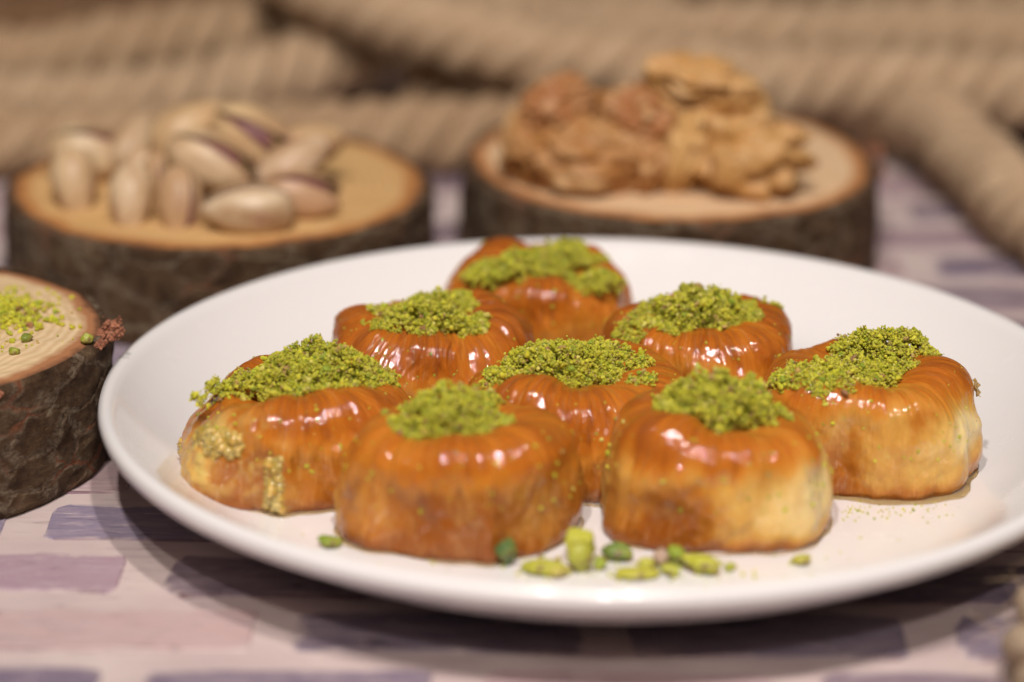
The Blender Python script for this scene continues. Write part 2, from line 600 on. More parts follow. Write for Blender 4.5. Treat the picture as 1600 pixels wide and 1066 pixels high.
# ------------------------------------------------------------------ wood slices
def build_slice(name_label, loc, R, H, seed, cutmat, ax=(1, 1), extra=None):
    t = thing('wood_slice', loc, name_label, 'wood slice', 'bark edged wood slices')
    nu = 240
    th = np.linspace(0, 2 * np.pi, nu, endpoint=False)
    cs = np.stack([np.cos(th), np.sin(th)], 1)
    Rt = R * (1 + .022 * vnoise(np.c_[cs * 1.1, np.full(nu, seed * 3.7)]) + .012 * vnoise(np.c_[cs * 3.2, np.full(nu, seed * 1.9 + 5)]))
    Rt = Rt / np.sqrt((cs[:, 0] / ax[0]) ** 2 + (cs[:, 1] / ax[1]) ** 2)
    # bark: outer skin from the bottom edge up and over the rim
    nv = 44
    zz = np.linspace(0, 1, nv)
    V = []
    for k, z in enumerate(zz):
        p3 = np.c_[cs * R * .55, np.full(nu, z * H * .9 + seed * 11)]
        d = .09 * fbm(p3, 3) + .05 * (np.abs(fbm(p3 * 2.1 + 9, 4)) - .25)
        p4 = np.c_[cs * R * 1.2, np.full(nu, z * H * 2.2 + seed)]
        d = d + .05 * fbm(p4, 3)
        edge = min(1, z / .06, (1 - z) / .05)
        d = d * 1.15 - .13 * (1 - min(1, edge)) ** 2
        r = Rt + d
        zj = z * H + (.05 * vnoise(np.c_[cs * 5, np.full(nu, 3. + seed)]) if k in (nv - 1,) else 0)
        V.append(np.c_[cs * r[:, None], np.full(nu, 1.) * zj])
    top = V[-1]
    inner = np.c_[cs * (Rt * .955)[:, None], np.full(nu, H + .0)]
    V.append(inner)
    bark = add('bark', np.vstack(V), grid_faces(nu, nv + 1), MBK, t)
    # sawn face, and the body below it
    fr = np.r_[0.0, np.linspace(.08, 1, 26)]
    V, rad = [], []
    for f in fr:
        r = Rt * .965 * f
        xy = cs * r[:, None]
        z = H + .012 + .02 * vnoise(np.c_[xy * .8, np.full(nu, 1. + seed)]) + .01 * vnoise(np.c_[xy[:, :1] * .8, xy[:, 1:] * 4, np.full(nu, 2.)])
        if f == 1: z = z - .05
        V.append(np.c_[xy, z])
        rad.append(np.full(nu, f))
    add('sawn_face', np.vstack(V), grid_faces(nu, len(fr)), cutmat, t, attrs={'rad': np.concatenate(rad)})
    # frayed bark shreds on the rim
    for (ang, dz, s, lab) in extra or ():
        frays(t, Rt[int((ang % 360) / 360 * nu)], H, ang, dz, s, seed)
    return t


M_FRAY = Mat('frayed_inner_bark')
_c = M_FRAY.noise(M_FRAY.obj_co((100, 100, 100)), 4, 3)
M_FRAY = M_FRAY.set(color=M_FRAY.ramp(_c, [(.3, (.14, .05, .028)), (.55, (.36, .14, .075)), (.75, (.50, .27, .17))]), rough=.85)


def frays(t, R, H, ang, dz, s, seed):
    r = np.random.default_rng(int(ang * 7 + seed) % 9999)
    a = math.radians(ang)
    base = np.array([math.cos(a) * (R + .02), math.sin(a) * (R + .02), H + dz])
    out = np.array([math.cos(a), math.sin(a), 0])
    tan = np.array([-math.sin(a), math.cos(a), 0])
    FRAYS.append((t, base, out, tan, s, r))


def finish_frays():
    """crumbly shreds of inner bark: clumps of small irregular bits"""
    for (t, base, out, tan, s, r) in FRAYS:
        n = int(200 * s)
        w = r.random((n, 1)) ** 1.5
        P = base + tan * r.normal(0, .16 * s, (n, 1)) + out * (w * .36 * s - .14) + np.array([0, 0, 1.]) * (r.normal(0, .085 * s, (n, 1)) + .03)
        P = P + .10 * np.stack([vnoise(P * 3 + 5), vnoise(P * 3 + 15), vnoise(P * 3 + 25)], 1)
        granule_mesh('frayed_bark', P, r.uniform(.018, .055, n), t, 1, M_FRAY)


FRAYS = []
cutL = mat_cut('sawn_wood_pale', (.72, .54, .33), (.61, .43, .24), (.38, .17, .075), (40, 300, 100))
cutP = mat_cut('sawn_wood_honey', (.66, .43, .20), (.58, .34, .13), (.44, .19, .06), (60, 260, 100))
cutW = mat_cut('sawn_wood_cream', (.78, .56, .35), (.68, .45, .25), (.46, .20, .07), (60, 260, 100))
SL_H, SP_H, SW_H = 2.9, 2.55, 2.55
sliceL = build_slice('thick bark edged wood slice at left edge with ground pistachio on top', (-15.3, 1.45, 0), 4.7, SL_H, 1, cutL,
                     extra=[(-1, -.02, 1.2, ''), (-9, -.10, .4, ''), (-50, -.10, .35, '')])
sliceP = build_slice('wood slice carrying a heap of pistachios in their shells', (-9.45, 13.9, 0), 5.42, SP_H, 2, cutP, (1.0, 1.05),
                     extra=[])
sliceW = build_slice('wood slice carrying shelled walnut pieces, behind the plate', (2.3, 16.8, 0), 5.6, SW_H, 3, cutW, (1.0, 1.06),
                     extra=[(12, -.15, 1.2, ''), (4, -.45, .9, '')])


# ------------------------------------------------------------------ rope lengths
def build_rope(pts, label, R=1.15, strands=3, lay=3.5, seed=0, fuzz=0, tint=(1, 1, 1)):
    pts = np.asarray(pts, float)
    L = np.linalg.norm(np.diff(pts, axis=0), axis=1).sum()
    n = int(L * 4) + 8
    P = catmull(pts, n)
    org = P[n // 2] * [1, 1, 0]
    P = P - org
    P = P + .10 * np.stack([vnoise(np.c_[P[:, 0] * .5, P[:, 1] * .5, np.full(n, seed + 7.1 * k)]) for k in range(3)], 1)
    T = np.gradient(P, axis=0); T /= np.linalg.norm(T, axis=1)[:, None]
    up = np.array([0, 0, 1.])
    N = np.cross(T, up); N /= np.linalg.norm(N, axis=1)[:, None]
    B = np.cross(N, T)
    s = np.r_[0, np.cumsum(np.linalg.norm(np.diff(P, axis=0), axis=1))]
    t = thing('rope', org, label, 'rope', 'lengths of thick jute rope')
    rs = R * .49
    m = 16
    for k in range(strands):
        ph = 2 * np.pi * (k / strands) + 2 * np.pi * s / lay + seed
        c = P + (N * np.cos(ph)[:, None] + B * np.sin(ph)[:, None]) * (R - rs)
        Tc = np.gradient(c, axis=0); Tc /= np.linalg.norm(Tc, axis=1)[:, None]
        Nc = (N * np.cos(ph)[:, None] + B * np.sin(ph)[:, None])
        Nc = Nc - Tc * (Nc * Tc).sum(1)[:, None]; Nc /= np.linalg.norm(Nc, axis=1)[:, None]
        Bc = np.cross(Tc, Nc)
        a = np.linspace(0, 2 * np.pi, m, endpoint=False)
        rr = rs * (1 + .12 * vnoise(np.stack([np.repeat(s[:, None], m, 1) * .9, np.cos(a)[None] * 2 + 0 * s[:, None], np.sin(a)[None] * 2 + k * 9 + 0 * s[:, None]], 2)))
        V = c[:, None] + rr[..., None] * (Nc[:, None] * np.cos(a)[None, :, None] * 1.0 + Bc[:, None] * np.sin(a)[None, :, None])
        uv = np.stack([np.repeat(s[:, None], m, 1) * 1.0, np.abs(((a / (2 * np.pi))[None] + s[:, None] * .10) % 1 - .5) * 2], 2)
        F = grid_faces(m, n, flip=True)
        V = V.reshape(-1, 3)
        i = len(V)
        V = np.vstack([V, c[:1], c[-1:]])
        F = [tuple(f) for f in F] + [(i, j, (j + 1) % m) for j in range(m)] + [(i + 1, (n - 1) * m + (j + 1) % m, (n - 1) * m + j) for j in range(m)]
        uvv = np.vstack([uv.reshape(-1, 2), [[0, 0], [s[-1], 0]]])
        add('strand', V, F, MROPE, t, uv=uvv).color = (*tint, 1)
    if fuzz:
        r = np.random.default_rng(int(seed * 10) + 3)
        V, F = [], []
        for q in range(fuzz):
            i0 = r.integers(2, n - 3)
            a = r.uniform(0, 2 * np.pi)
            d0 = N[i0] * math.cos(a) + B[i0] * math.sin(a)
            p = P[i0] + d0 * R * .93
            d = T[i0] * r.choice([-1, 1]) * r.uniform(.3, 1) + d0 * r.uniform(.15, .6) + r.normal(0, .25, 3)
            d /= np.linalg.norm(d)
            Lh = r.uniform(.4, 1.6)
            curl = r.normal(0, .5, 3)
            sd = np.cross(d, r.normal(0, 1, 3)); sd /= np.linalg.norm(sd); sn = np.cross(d, sd)
            i = len(V)
            for u in np.linspace(0, 1, 6):
                cc = p + d * Lh * u + curl * Lh * u * u * .5
                w = .014 * (1 - .6 * u)
                V += [cc + sd * w, cc - sd * .5 * w + sn * .87 * w, cc - sd * .5 * w - sn * .87 * w]
            for u in range(5):
                for e in range(3):
                    F.append((i + 3 * u + e, i + 3 * u + (e + 1) % 3, i + 3 * u + 3 + (e + 1) % 3, i + 3 * u + 3 + e))
        o = add('loose_fibres', V, F, MFIB, t)
        o['kind'] = 'stuff'
    return t


ROPES = [
    ([(-9.5, 30, 4.6), (-6.5, 27.7, 3.95), (-2.6, 25.4, 3.35), (.65, 24.8, 2.9), (5.8, 24.7, 2.5), (14, 24.9, 2.2), (21, 25.4, 1.85)],
     'uppermost thick jute rope slanting down from top left to behind the walnuts'),
    ([(-24, 24.6, 1.2), (-17.5, 25, 1.3), (-13.2, 25.6, 1.5), (-9.4, 27.6, 1.75), (-7, 30, 2.0), (-4, 33.4, 2.2), (0, 36.5, 1.9)],
     'jute rope rising behind the pistachios and crossing under another rope'),
    ([(-24, 21.9, 1.15), (-16, 22.2, 1.15), (-9, 22.8, 1.15), (-5, 23.2, 1.15), (-1.6, 24.0, 1.15)],
     'jute rope lying on the table close behind the pistachio slice'),
    ([(4.5, 28.4, 1.15), (7.6, 27.2, 1.3), (10.0, 23.5, 1.7), (10.9, 19.8, 1.3), (12.0, 14.6, 1.15), (14.4, 9.5, 1.15), (18, 6, 1.15)],
     'jute rope curving forward along the right edge beside the walnut slice'),
    ([(-26, 29.6, 1.2), (-19, 28.9, 1.6), (-14.6, 28.7, 2.2), (-11.6, 30.0, 2.5), (-9.2, 32.4, 2.4), (-6.5, 36.4, 2.0)],
     'jute rope bending away behind the pistachios at far left'),
    ([(-3, 37, 1.3), (1, 32.5, 1.9), (5, 31.0, 2.4), (9.5, 31.8, 2.3), (16, 30.6, 2.4), (24, 31.4, 2.1)],
     'jute rope lying second from the top behind the walnuts at upper right'),
    ([(-5, 28.2, 1.15), (0, 28.2, 1.15), (8, 29, 1.15), (15, 28.4, 1.15), (24, 28.6, 1.15)],
     'jute rope underneath the walnut side ropes, mostly hidden'),
    ([(-27, 36.8, 1.2), (-19, 36.2, 1.2), (-13.5, 37.6, 1.2), (-11, 41, 1.2)], 'jute rope in the top left corner turning away, with shade painted into its colour'),
    ([(-6, 40, 1.2), (1, 38.5, 1.3), (9, 37, 1.3), (16, 36.4, 1.3), (26, 37, 1.2)], 'jute rope along the top right edge, second row from the back'),
    ([(4, 36.8, 3.2), (11, 34.6, 3.4), (17, 34.2, 3.3), (25, 35, 3)], 'jute rope stacked on others in the top right corner'),
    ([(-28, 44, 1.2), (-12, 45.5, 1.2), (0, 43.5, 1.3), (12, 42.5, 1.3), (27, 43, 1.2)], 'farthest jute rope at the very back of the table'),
]
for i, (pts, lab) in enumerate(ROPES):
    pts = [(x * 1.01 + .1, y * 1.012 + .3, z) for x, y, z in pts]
    build_rope(pts, lab, seed=i * 1.3, fuzz=(260 if i in (0, 3) else 140), tint=(.40, .29, .22) if i in (7, 10) else ((.86, .76, .66) if i in (4, 2) else (.98, .90, .82)))  # top left and farthest ropes: shade of the dark gaps painted into the tint
build_rope([(12.0, -4.6, .82), (9.6, -5.7, .82), (8.35, -7.9, .82), (7.75, -10.8, .82), (8.0, -16, .82)],
           'jute rope end in the lower right corner in front of the plate', R=.82, strands=3, lay=5, seed=21, fuzz=140)


# ------------------------------------------------------------------ pistachios in shell
def half_shell_mesh(L, W, T, side):
    """half an egg split along z=0; side=+1 upper. Thickness T."""
    nu, nv = 18, 20
    out = []
    for layer in (0, 1):
        th = np.linspace(0, np.pi, nu)
        s = np.linspace(0, 1, nv)
        x = -np.cos(np.pi * s)
        rad = np.sqrt(np.clip(1 - x * x, 0, 1)) * (1 - .22 * x) * .93
        rad = rad * (1 - .12 * np.exp(-((x - .9) / .2) ** 2))
        sc = 1 - layer * T
        X = np.repeat((x * L / 2 * (1 - layer * T * .6))[:, None], nu, 1)
        Y = rad[:, None] * W / 2 * sc * np.cos(th)[None]
        Z = rad[:, None] * W / 2 * .92 * sc * np.sin(th)[None] * side
        V = np.stack([X, Y, Z], 2).reshape(-1, 3)
        out.append(V)
    V = np.vstack(out)
    off = nu * nv
    F1 = grid_faces(nu, nv, closed=False, flip=side > 0)
    F2 = grid_faces(nu, nv, closed=False, flip=side < 0) + off
    rim = []
    for j in range(nv - 1):
        for u in (0, nu - 1):
            a, b = j * nu + u, (j + 1) * nu + u
            f = (a, b, b + off, a + off)
            rim.append(f if (u == 0) == (side > 0) else f[::-1])
    F = np.vstack([F1, F2, np.array(rim)])
    V = V + .018 * np.stack([vnoise(V * 2.2 + 3), vnoise(V * 2.2 + 13), vnoise(V * 2.2 + 23)], 1)
    return make_mesh('shell_half', V, F, (MSH,))


def kernel_mesh(L, W):
    nu, nv = 18, 14
    th = np.linspace(0, 2 * np.pi, nu, endpoint=False)
    x = -np.cos(np.linspace(0.02, np.pi - .02, nv))
    rad = np.sqrt(1 - x * x) * (1 - .2 * x)
    V = np.stack([np.repeat((x * L / 2 * .84)[:, None], nu, 1), rad[:, None] * W / 2 * .82 * np.cos(th), rad[:, None] * W / 2 * .70 * np.sin(th)], 2).reshape(-1, 3)
    V = V * (1 + .07 * vnoise(V * 3)[:, None])
    return make_mesh('kernel', V, grid_faces(nu, nv, flip=True), (MKN,))


SU, SD, KN = half_shell_mesh(2.1, 1.26, .09, 1), half_shell_mesh(2.1, 1.26, .09, -1), kernel_mesh(2.1, 1.26)


def pistachio(loc, euler, label, scale=1.0, gape=9, color=(.70, .53, .34)):
    t = thing('pistachio', loc, label, 'pistachio', 'pistachios in their shells', tuple(math.radians(a) for a in euler))
    for me, sg in ((SU, 1), (SD, -1)):
        o = bpy.data.objects.new('shell_half', me)
        COL.objects.link(o); o.parent = t
        g = math.radians(gape * .5) * sg
        o.rotation_euler = (0, -g, 0)
        # hinge at x = -L/2
        h = Vector((-1.05 * CM * scale, 0, 0))
        o.location = h - Euler((0, -g, 0)).to_matrix() @ h
        o.scale = (scale,) * 3
        o.color = (*color, 1)
    k = bpy.data.objects.new('kernel', KN)
    COL.objects.link(k); k.parent = t; k.scale = (scale,) * 3
    return t


Z0 = SP_H
# (location, rotation deg (x roll, y pitch, z yaw), label, scale, gape, colour)
PIST = [
    ((-12.5, 10.9, Z0 + .66), (5, 62, -75), 'pale egg shaped pistachio standing upright, leftmost in the front row', .95, 3, (.74, .56, .34)),
    ((-10.95, 9.75, Z0 + .58), (-15, 58, -95), 'pinkish pistachio with its point down, second in the front row', .92, 3, (.76, .60, .40)),
    ((-9.72, 9.55, Z0 + .58), (60, 60, -80), 'brownish upright pistachio showing its seam, third in the front row', .92, 7, (.58, .38, .22)),
    ((-8.0, 8.95, Z0 + .64), (75, -3, 186), 'large pale pistachio lying sideways in front of the heap', 1.10, 5, (.74, .60, .42)),
    ((-10.45, 11.6, Z0 + .55), (100, 70, -70), 'small narrow pistachio between the front row nuts', .75, 6, (.62, .42, .24)),
    ((-9.1, 10.95, Z0 + 1.42), (-62, 14, -14), 'long pale pistachio on top of the front row with dark open seam below', 1.14, 12, (.74, .56, .35)),
    ((-7.05, 11.2, Z0 + 1.28), (60, -26, 28), 'pinkish pistachio tilted up at the right of the heap', 1.02, 6, (.73, .56, .40)),
    ((-9.75, 12.5, Z0 + 1.95), (40, -18, 25), 'topmost golden pistachio at the centre of the heap', 1.08, 9, (.72, .52, .28)),
    ((-12.4, 13.3, Z0 + .85), (-65, 4, 6), 'pale pistachio lying at the back left above a dark red seam', 1.12, 13, (.72, .58, .36)),
    ((-6.85, 12.6, Z0 + 1.35), (50, -10, 20), 'golden pistachio at the back right of the heap', 1.0, 8, (.70, .50, .28)),
    ((-8.2, 12.0, Z0 + 1.95), (-40, 20, -25), 'golden pistachio sloping down to the right with purple kernel showing', 1.05, 16, (.72, .53, .29)),
    ((-6.85, 10.3, Z0 + .62), (-60, 4, 4), 'brownish pistachio behind the large sideways one', 1.0, 13, (.55, .33, .20)),
    ((-11.3, 13.4, Z0 + 1.2), (30, -30, 70), 'greyish pistachio wedged at the back between two pale ones', .95, 7, (.66, .52, .36)),
    ((-8.3, 12.9, Z0 + .66), (90, 0, 130), 'pistachio buried at the bottom of the heap', 1.0, 5, (.70, .53, .34)),
    ((-10.6, 12.9, Z0 + .66), (90, 0, 30), 'pistachio underneath the topmost nut', 1.0, 5, (.70, .53, .34)),
]
for p in PIST:
    pistachio((p[0][0] - .3, p[0][1] + 1.0, Z0 + (p[0][2] - Z0) * .80), p[1], p[2], p[3], p[4], p[5])


# ------------------------------------------------------------------ walnuts
def walnut(loc, size, euler, label, seed, color, lobes=1.0):
    nu, nv = 96, 64
    th = np.linspace(0, 2 * np.pi, nu, endpoint=False)
    ph = np.linspace(0.001, np.pi - .001, nv)
    D = np.stack([np.sin(ph)[:, None] * np.cos(th), np.sin(ph)[:, None] * np.sin(th), np.repeat(np.cos(ph)[:, None], nu, 1)], 2).reshape(-1, 3)
    q = D * 1.75 + seed * 5.1
    w = q + .45 * np.stack([vnoise(q * 1.3 + 4), vnoise(q * 1.3 + 14), vnoise(q * 1.3 + 24)], 1)
    # billowed noise: rounded folds meeting in sharp creases, like the lobes of a kernel
    r = .82 + lobes * (.55 * np.abs(vnoise(w)) ** .75 + .16 * np.abs(vnoise(w * 2.2 + 7)))
    r = r - .30 * np.exp(-(D[:, 1] / .16) ** 2) * sstep(.1, .8, D[:, 2])  # the groove between the two lobes
    V = D * r[:, None] * (np.array(size) / 2)
    worn = sstep(.35, .7, fbm(D * 1.6 + seed * 2.3, 3) * 1.3 + .1) * sstep(1.02, 1.15, r)
    t = add('walnut_piece', V, grid_faces(nu, nv), MWN, attrs={'worn': worn})
    t.location = Vector((loc[0], loc[1] + 1.5, loc[2])) * CM
    t.rotation_euler = tuple(math.radians(a) for a in euler)
    t.color = (*color, 1)
    return tag(t, label, 'walnut', 'shelled walnut pieces')


ZW = SW_H
BRN, RED, GLD, TAN = (.38, .165, .045), (.34, .125, .035), (.49, .25, .07), (.58, .34, .12)
walnut((-.05, 12.35, ZW + .78), (3.3, 2.2, 1.75), (-30, 6, 4), 'largest brown walnut piece lying wide at the front left of the pile', 1, BRN)
walnut((-1.15, 13.3, ZW + 1.0), (1.9, 1.8, 1.8), (10, 0, 60), 'brown walnut piece at the far left end of the pile', 11, BRN)
walnut((-.7, 13.2, ZW + 1.95), (2.0, 1.7, 1.35), (0, -12, 25), 'dark brown walnut piece resting on top at the left', 2, RED, .9)
walnut((2.42, 12.3, ZW + 1.05), (1.15, 1.5, 2.2), (8, 12, 0), 'slender pale golden walnut piece standing upright in the middle', 3, TAN, .8)
walnut((4.05, 12.1, ZW + 1.02), (2.5, 1.8, 2.1), (-30, 0, -10), 'lobed golden walnut piece at the front right of the pile', 4, GLD, 1.1)
walnut((2.75, 12.9, ZW + 2.6), (2.7, 1.9, 1.35), (-10, 10, -5), 'golden brown walnut half on the very top of the pile', 5, GLD)
walnut((1.35, 12.8, ZW + 1.85), (1.8, 1.6, 1.4), (20, 0, 40), 'reddish brown walnut piece tucked in the middle of the pile', 6, RED, .9)
walnut((1.5, 12.4, ZW + .8), (1.5, 1.6, 1.5), (0, 20, 10), 'small brown walnut piece low between the wide brown one and the upright one', 12, BRN, .9)
walnut((3.35, 13.3, ZW + 1.2), (2.6, 2.2, 2.3), (0, 0, 30), 'golden walnut piece supporting the top one from behind', 7, GLD)
walnut((.9, 14.0, ZW + .95), (2.8, 2.3, 1.9), (0, 0, -20), 'walnut piece hidden behind the brown ones at back left', 8, BRN)

# ------------------------------------------------------------------ granules
_t = (1 + 5 ** .5) / 2
ICO_V = np.array([(-1, _t, 0), (1, _t, 0), (-1, -_t, 0), (1, -_t, 0), (0, -1, _t), (0, 1, _t), (0, -1, -_t), (0, 1, -_t), (_t, 0, -1), (_t, 0, 1), (-_t, 0, -1), (-_t, 0, 1)], float)
ICO_V /= np.linalg.norm(ICO_V[0])
ICO_F = np.array([(0, 11, 5), (0, 5, 1), (0, 1, 7), (0, 7, 10), (0, 10, 11), (1, 5, 9), (5, 11, 4), (11, 10, 2), (10, 7, 6), (7, 1, 8), (3, 9, 4), (3, 4, 2), (3, 2, 6),
                  (3, 6, 8), (3, 8, 9), (4, 9, 5), (2, 4, 11), (6, 2, 10), (8, 6, 7), (9, 8, 1)])


def subdiv(V, F):
    V = [tuple(v) for v in V]; mid = {}; out = []

    def m(a, b):
        k = (min(a, b), max(a, b))
        if k not in mid:
            p = np.array(V[a]) + np.array(V[b]); p /= np.linalg.norm(p)
            mid[k] = len(V); V.append(tuple(p))
        return mid[k]
    for a, b, c in F:
        x, y, z = m(a, b), m(b, c), m(c, a)
        out += [(a, x, z), (b, y, x), (c, z, y), (x, y, z)]
    return np.array(V), np.array(out)


ICO2_V, ICO2_F = subdiv(ICO_V, ICO_F)
LUMPS, SMALLS = [], []
for _k in range(14):
    d = 1 + .55 * vnoise(ICO2_V * 1.25 + _k * 7.7) + .25 * vnoise(ICO2_V * 2.7 + _k * 3.3)
    LUMPS.append(ICO2_V * d[:, None])
    SMALLS.append(ICO_V * (1 + .5 * vnoise(ICO_V * 1.6 + _k * 5.7))[:, None])
GREENS = np.array([(.45, .42, .026), (.40, .40, .022), (.52, .48, .040), (.34, .37, .022), (.44, .39, .034), (.20, .27, .02), (.60, .54, .12), (.38, .25, .08), (.26, .12, .06)])
GP = np.array([.24, .22, .16, .12, .10, .06, .04, .04, .02])


def rand_rots(r, n):
    q = r.normal(0, 1, (n, 4)); q /= np.linalg.norm(q, axis=1)[:, None]
    w, x, y, z = q.T
    return np.stack([np.stack([1 - 2 * (y * y + z * z), 2 * (x * y - z * w), 2 * (x * z + y * w)], 1),
                     np.stack([2 * (x * y + z * w), 1 - 2 * (x * x + z * z), 2 * (y * z - x * w)], 1),
                     np.stack([2 * (x * z - y * w), 2 * (y * z + x * w), 1 - 2 * (x * x + y * y)], 1)], 1)


def granule_mesh(name, C, S, parent, seed, mat=None, smooth=False):
    r = np.random.default_rng(seed)
    big = S > np.quantile(S, .90)
    Vs, Fs, Cs, off = [], [], [], 0
    for sel, bank, fc in ((~big, SMALLS, ICO_F), (big, LUMPS, ICO2_F)):
        c0, s0 = C[sel], S[sel]
        n = len(c0)
        if not n: continue
        R = rand_rots(r, n)
        T = np.stack(bank)[r.integers(0, len(bank), n)] * r.uniform(.72, 1.28, (n, 1, 3))
        V = np.einsum('nij,nkj->nki', R, T) * s0[:, None, None] + c0[:, None]
        m = V.shape[1]
        Fs.append((fc[None] + (np.arange(n) * m)[:, None, None]).reshape(-1, 3) + off)
        Vs.append(V.reshape(-1, 3)); off += n * m
        col = 1.1 * GREENS[r.choice(len(GREENS), n, p=GP / GP.sum())] * r.uniform(.85, 1.2, (n, 1))
        Cs.append(np.repeat(col, m, 0))
    o = add(name, np.vstack(Vs), np.vstack(Fs), mat or MGR, parent, smooth=smooth, cols=np.vstack(Cs))
    o['kind'] = 'stuff'
    return o


finish_frays()

# ------------------------------------------------------------------ pastries
NU, NV = 480, 120
PROF = [(0, 1.74), (.12, 1.75), (.22, 1.82), (.33, 1.96), (.43, 2.06), (.54, 2.11), (.65, 2.09), (.755, 1.98), (.845, 1.77), (.91, 1.48), (.96, 1.12), (.99, .76),
        (1.0, .42), (.985, .12), (.94, 0.0)]


def build_pastry(spec):
    seed = spec['seed']
    r = np.random.default_rng(seed)
    a, b, H, rotz, ex = spec['a'], spec['b'], spec.get('H', 2.1), spec.get('rot', 0), spec.get('ex', 2.5)
    t = thing('pastry', (spec['loc'][0], plate_y(spec['loc'][1]), WELL), spec['label'], 'pastry', 'syrup glazed pastries on the plate')
    th = np.linspace(0, 2 * np.pi, NU, endpoint=False) + np.pi / 2
    P = catmull(PROF, NV)
    pr, pz = np.clip(P[:, 0], 0, None), P[:, 1] * H / 2.1
    tl = th - math.radians(rotz)
    Rb = (np.abs(np.cos(tl) / a) ** ex + np.abs(np.sin(tl) / b) ** ex) ** (-1 / ex)
    cs = np.stack([np.cos(th), np.sin(th)], 1)
    Rb = Rb * (1 + .05 * vnoise(np.c_[cs * 1.3, np.full(NU, seed * 2.7)]))
    TH = np.repeat(th[None], NV, 0)
    RR = pr[:, None] * Rb[None]
    ZZ = np.repeat(pz[:, None], NU, 1)
    # slow unevenness: the rim rises and sags, the sides bulge
    low = vnoise(np.stack([np.cos(TH) * 1.5, np.sin(TH) * 1.5, ZZ * .4 + seed * 5.3], 2))
    top_w = sstep(1.0, 2.0, ZZ)
    ZZ = ZZ + (.24 * low + .05 * vnoise(np.stack([np.cos(TH) * 3.5, np.sin(TH) * 3.5, 0 * TH + seed * 1.3], 2))) * top_w * sstep(.1, .5, pr)[:, None]
    RR = RR * (1 + .10 * vnoise(np.stack([np.cos(TH) * 1.7, np.sin(TH) * 1.7, 0 * TH + seed * 6.1], 2)) * sstep(1.2, 2.0, ZZ))
    dn = np.gradient(P, axis=0)
    nr, nz = -dn[:, 1] * -1, dn[:, 0]
    nr, nz = -dn[:, 1], dn[:, 0]
    ln = np.sqrt(nr ** 2 + nz ** 2) + 1e-9
    nr, nz = nr / ln, nz / ln
    vv = np.linspace(0, 1, NV)[:, None]
    swirl = TH + .35 * (1 - pr[:, None]) * (1 if seed % 2 else -1)
    warp = .10 * vnoise(np.stack([np.cos(TH) * 3, np.sin(TH) * 3, vv * 5 + seed + 0 * TH], 2))
    sw = swirl + warp

    def circ(f, zf, o):
        return vnoise(np.stack([np.cos(sw) * f, np.sin(sw) * f, vv * zf + o + 0 * TH], 2))
    pleat = 1 - np.abs(circ(6.5, 2.4, seed * 3.1)) * 2.0
    pleat2 = 1 - np.abs(circ(15, 3.5, seed * 1.7 + 40)) * 2.0
    hair = circ(30, 5, seed + 20)
    fade = sstep(.95, 1.9, ZZ) * .95 + .05
    fade = fade * sstep(.03, .3, pr)[:, None]
    amp = spec.get('pleat', 1.0)
    d = fade * amp * (.042 * pleat + .032 * pleat2 + .018 * hair)
    # soft body bulges and dents of the side
    side = 1 - sstep(1.3, 2.0, ZZ)
    p3 = np.stack([np.cos(TH) * Rb * .8, np.sin(TH) * Rb * .8, ZZ * .7 + seed * 9.1], 2)
    d = d + side * (.19 * fbm(p3, 3) + .05 * fbm(p3 * 3.1, 3))
    d = d + .012 * fbm(p3 * 8, 2)
    d = d + side * .014 * (1 - np.abs(circ(3.6, .9, seed * 2.3 + 60)) * 2.2) * sstep(.05, .4, ZZ)
    for (ta, zc, wa, wz, dep) in spec.get('dents', ()):
        da = (np.degrees(TH) - ta + 180) % 360 - 180
        d = d - 1.5 * dep * np.exp(-(da / wa) ** 2 - ((ZZ - zc) / wz) ** 2)
    for _q in range(5):
        ta, wa, dep = r.uniform(0, 360), r.uniform(8, 15), r.uniform(.04, .09)
        da = (np.degrees(TH) - ta + 12 * np.sin(ZZ * 2 + _q) + 180) % 360 - 180
        d = d - dep * np.exp(-(da / wa) ** 2) * side * sstep(0, .4, ZZ)
    torn = np.zeros_like(TH)
    for (ta, zc, wa, wz, s) in spec.get('torn', ()):
        da = (np.degrees(TH) - ta + 180) % 360 - 180
        e = np.exp(-(da / wa) ** 4 - ((ZZ - zc) / wz) ** 4)
        torn = np.maximum(torn, s * e * sstep(-.15, .3, fbm(p3 * 2.3 + 5, 3) + .1))
    d = d + torn * (.09 * fbm(p3 * 5, 4) + .05)
    RR2 = RR + d * nr[:, None]
    RR2 = np.maximum(RR2, 0)
    ZZ2 = np.maximum(ZZ + d * nz[:, None], 0.0)
    if True:
        ZZ2 = np.where(vv > .985, 0, ZZ2)
    X, Y = np.cos(TH) * RR2, np.sin(TH) * RR2
    # colour of the bake: browned crown, paler sides
    hz = spec.get('bake_lo', .95)
    drip = .28 * vnoise(np.stack([np.cos(TH) * 2.2, np.sin(TH) * 2.2, 0 * TH + seed * 8.3], 2)) + .14 * circ(7, .5, seed + 3)
    bake = sstep(hz + drip, hz + .95 + drip, ZZ)
    bake = np.clip(bake * spec.get('bake', .8) + .12 * low, 0, 1)
    pale = spec.get('pale', .35) + .22 * vnoise(np.stack([np.cos(TH) * 1.8, np.sin(TH) * 1.8, ZZ * .9 + seed * 4.1], 2))
    for (ta, zc, wa, wz, s) in spec.get('pales', ()):
        da = (np.degrees(TH) - ta + 180) % 360 - 180
        pale = pale + s * np.exp(-(da / wa) ** 2 - ((ZZ - zc) / wz) ** 2)
        if s > 0: bake = bake * (1 - .5 * s * np.exp(-(da / wa) ** 2 - ((ZZ - zc) / (wz * .8)) ** 2))
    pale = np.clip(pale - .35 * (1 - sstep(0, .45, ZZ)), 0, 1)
    V = np.stack([X, Y, ZZ2], 2)
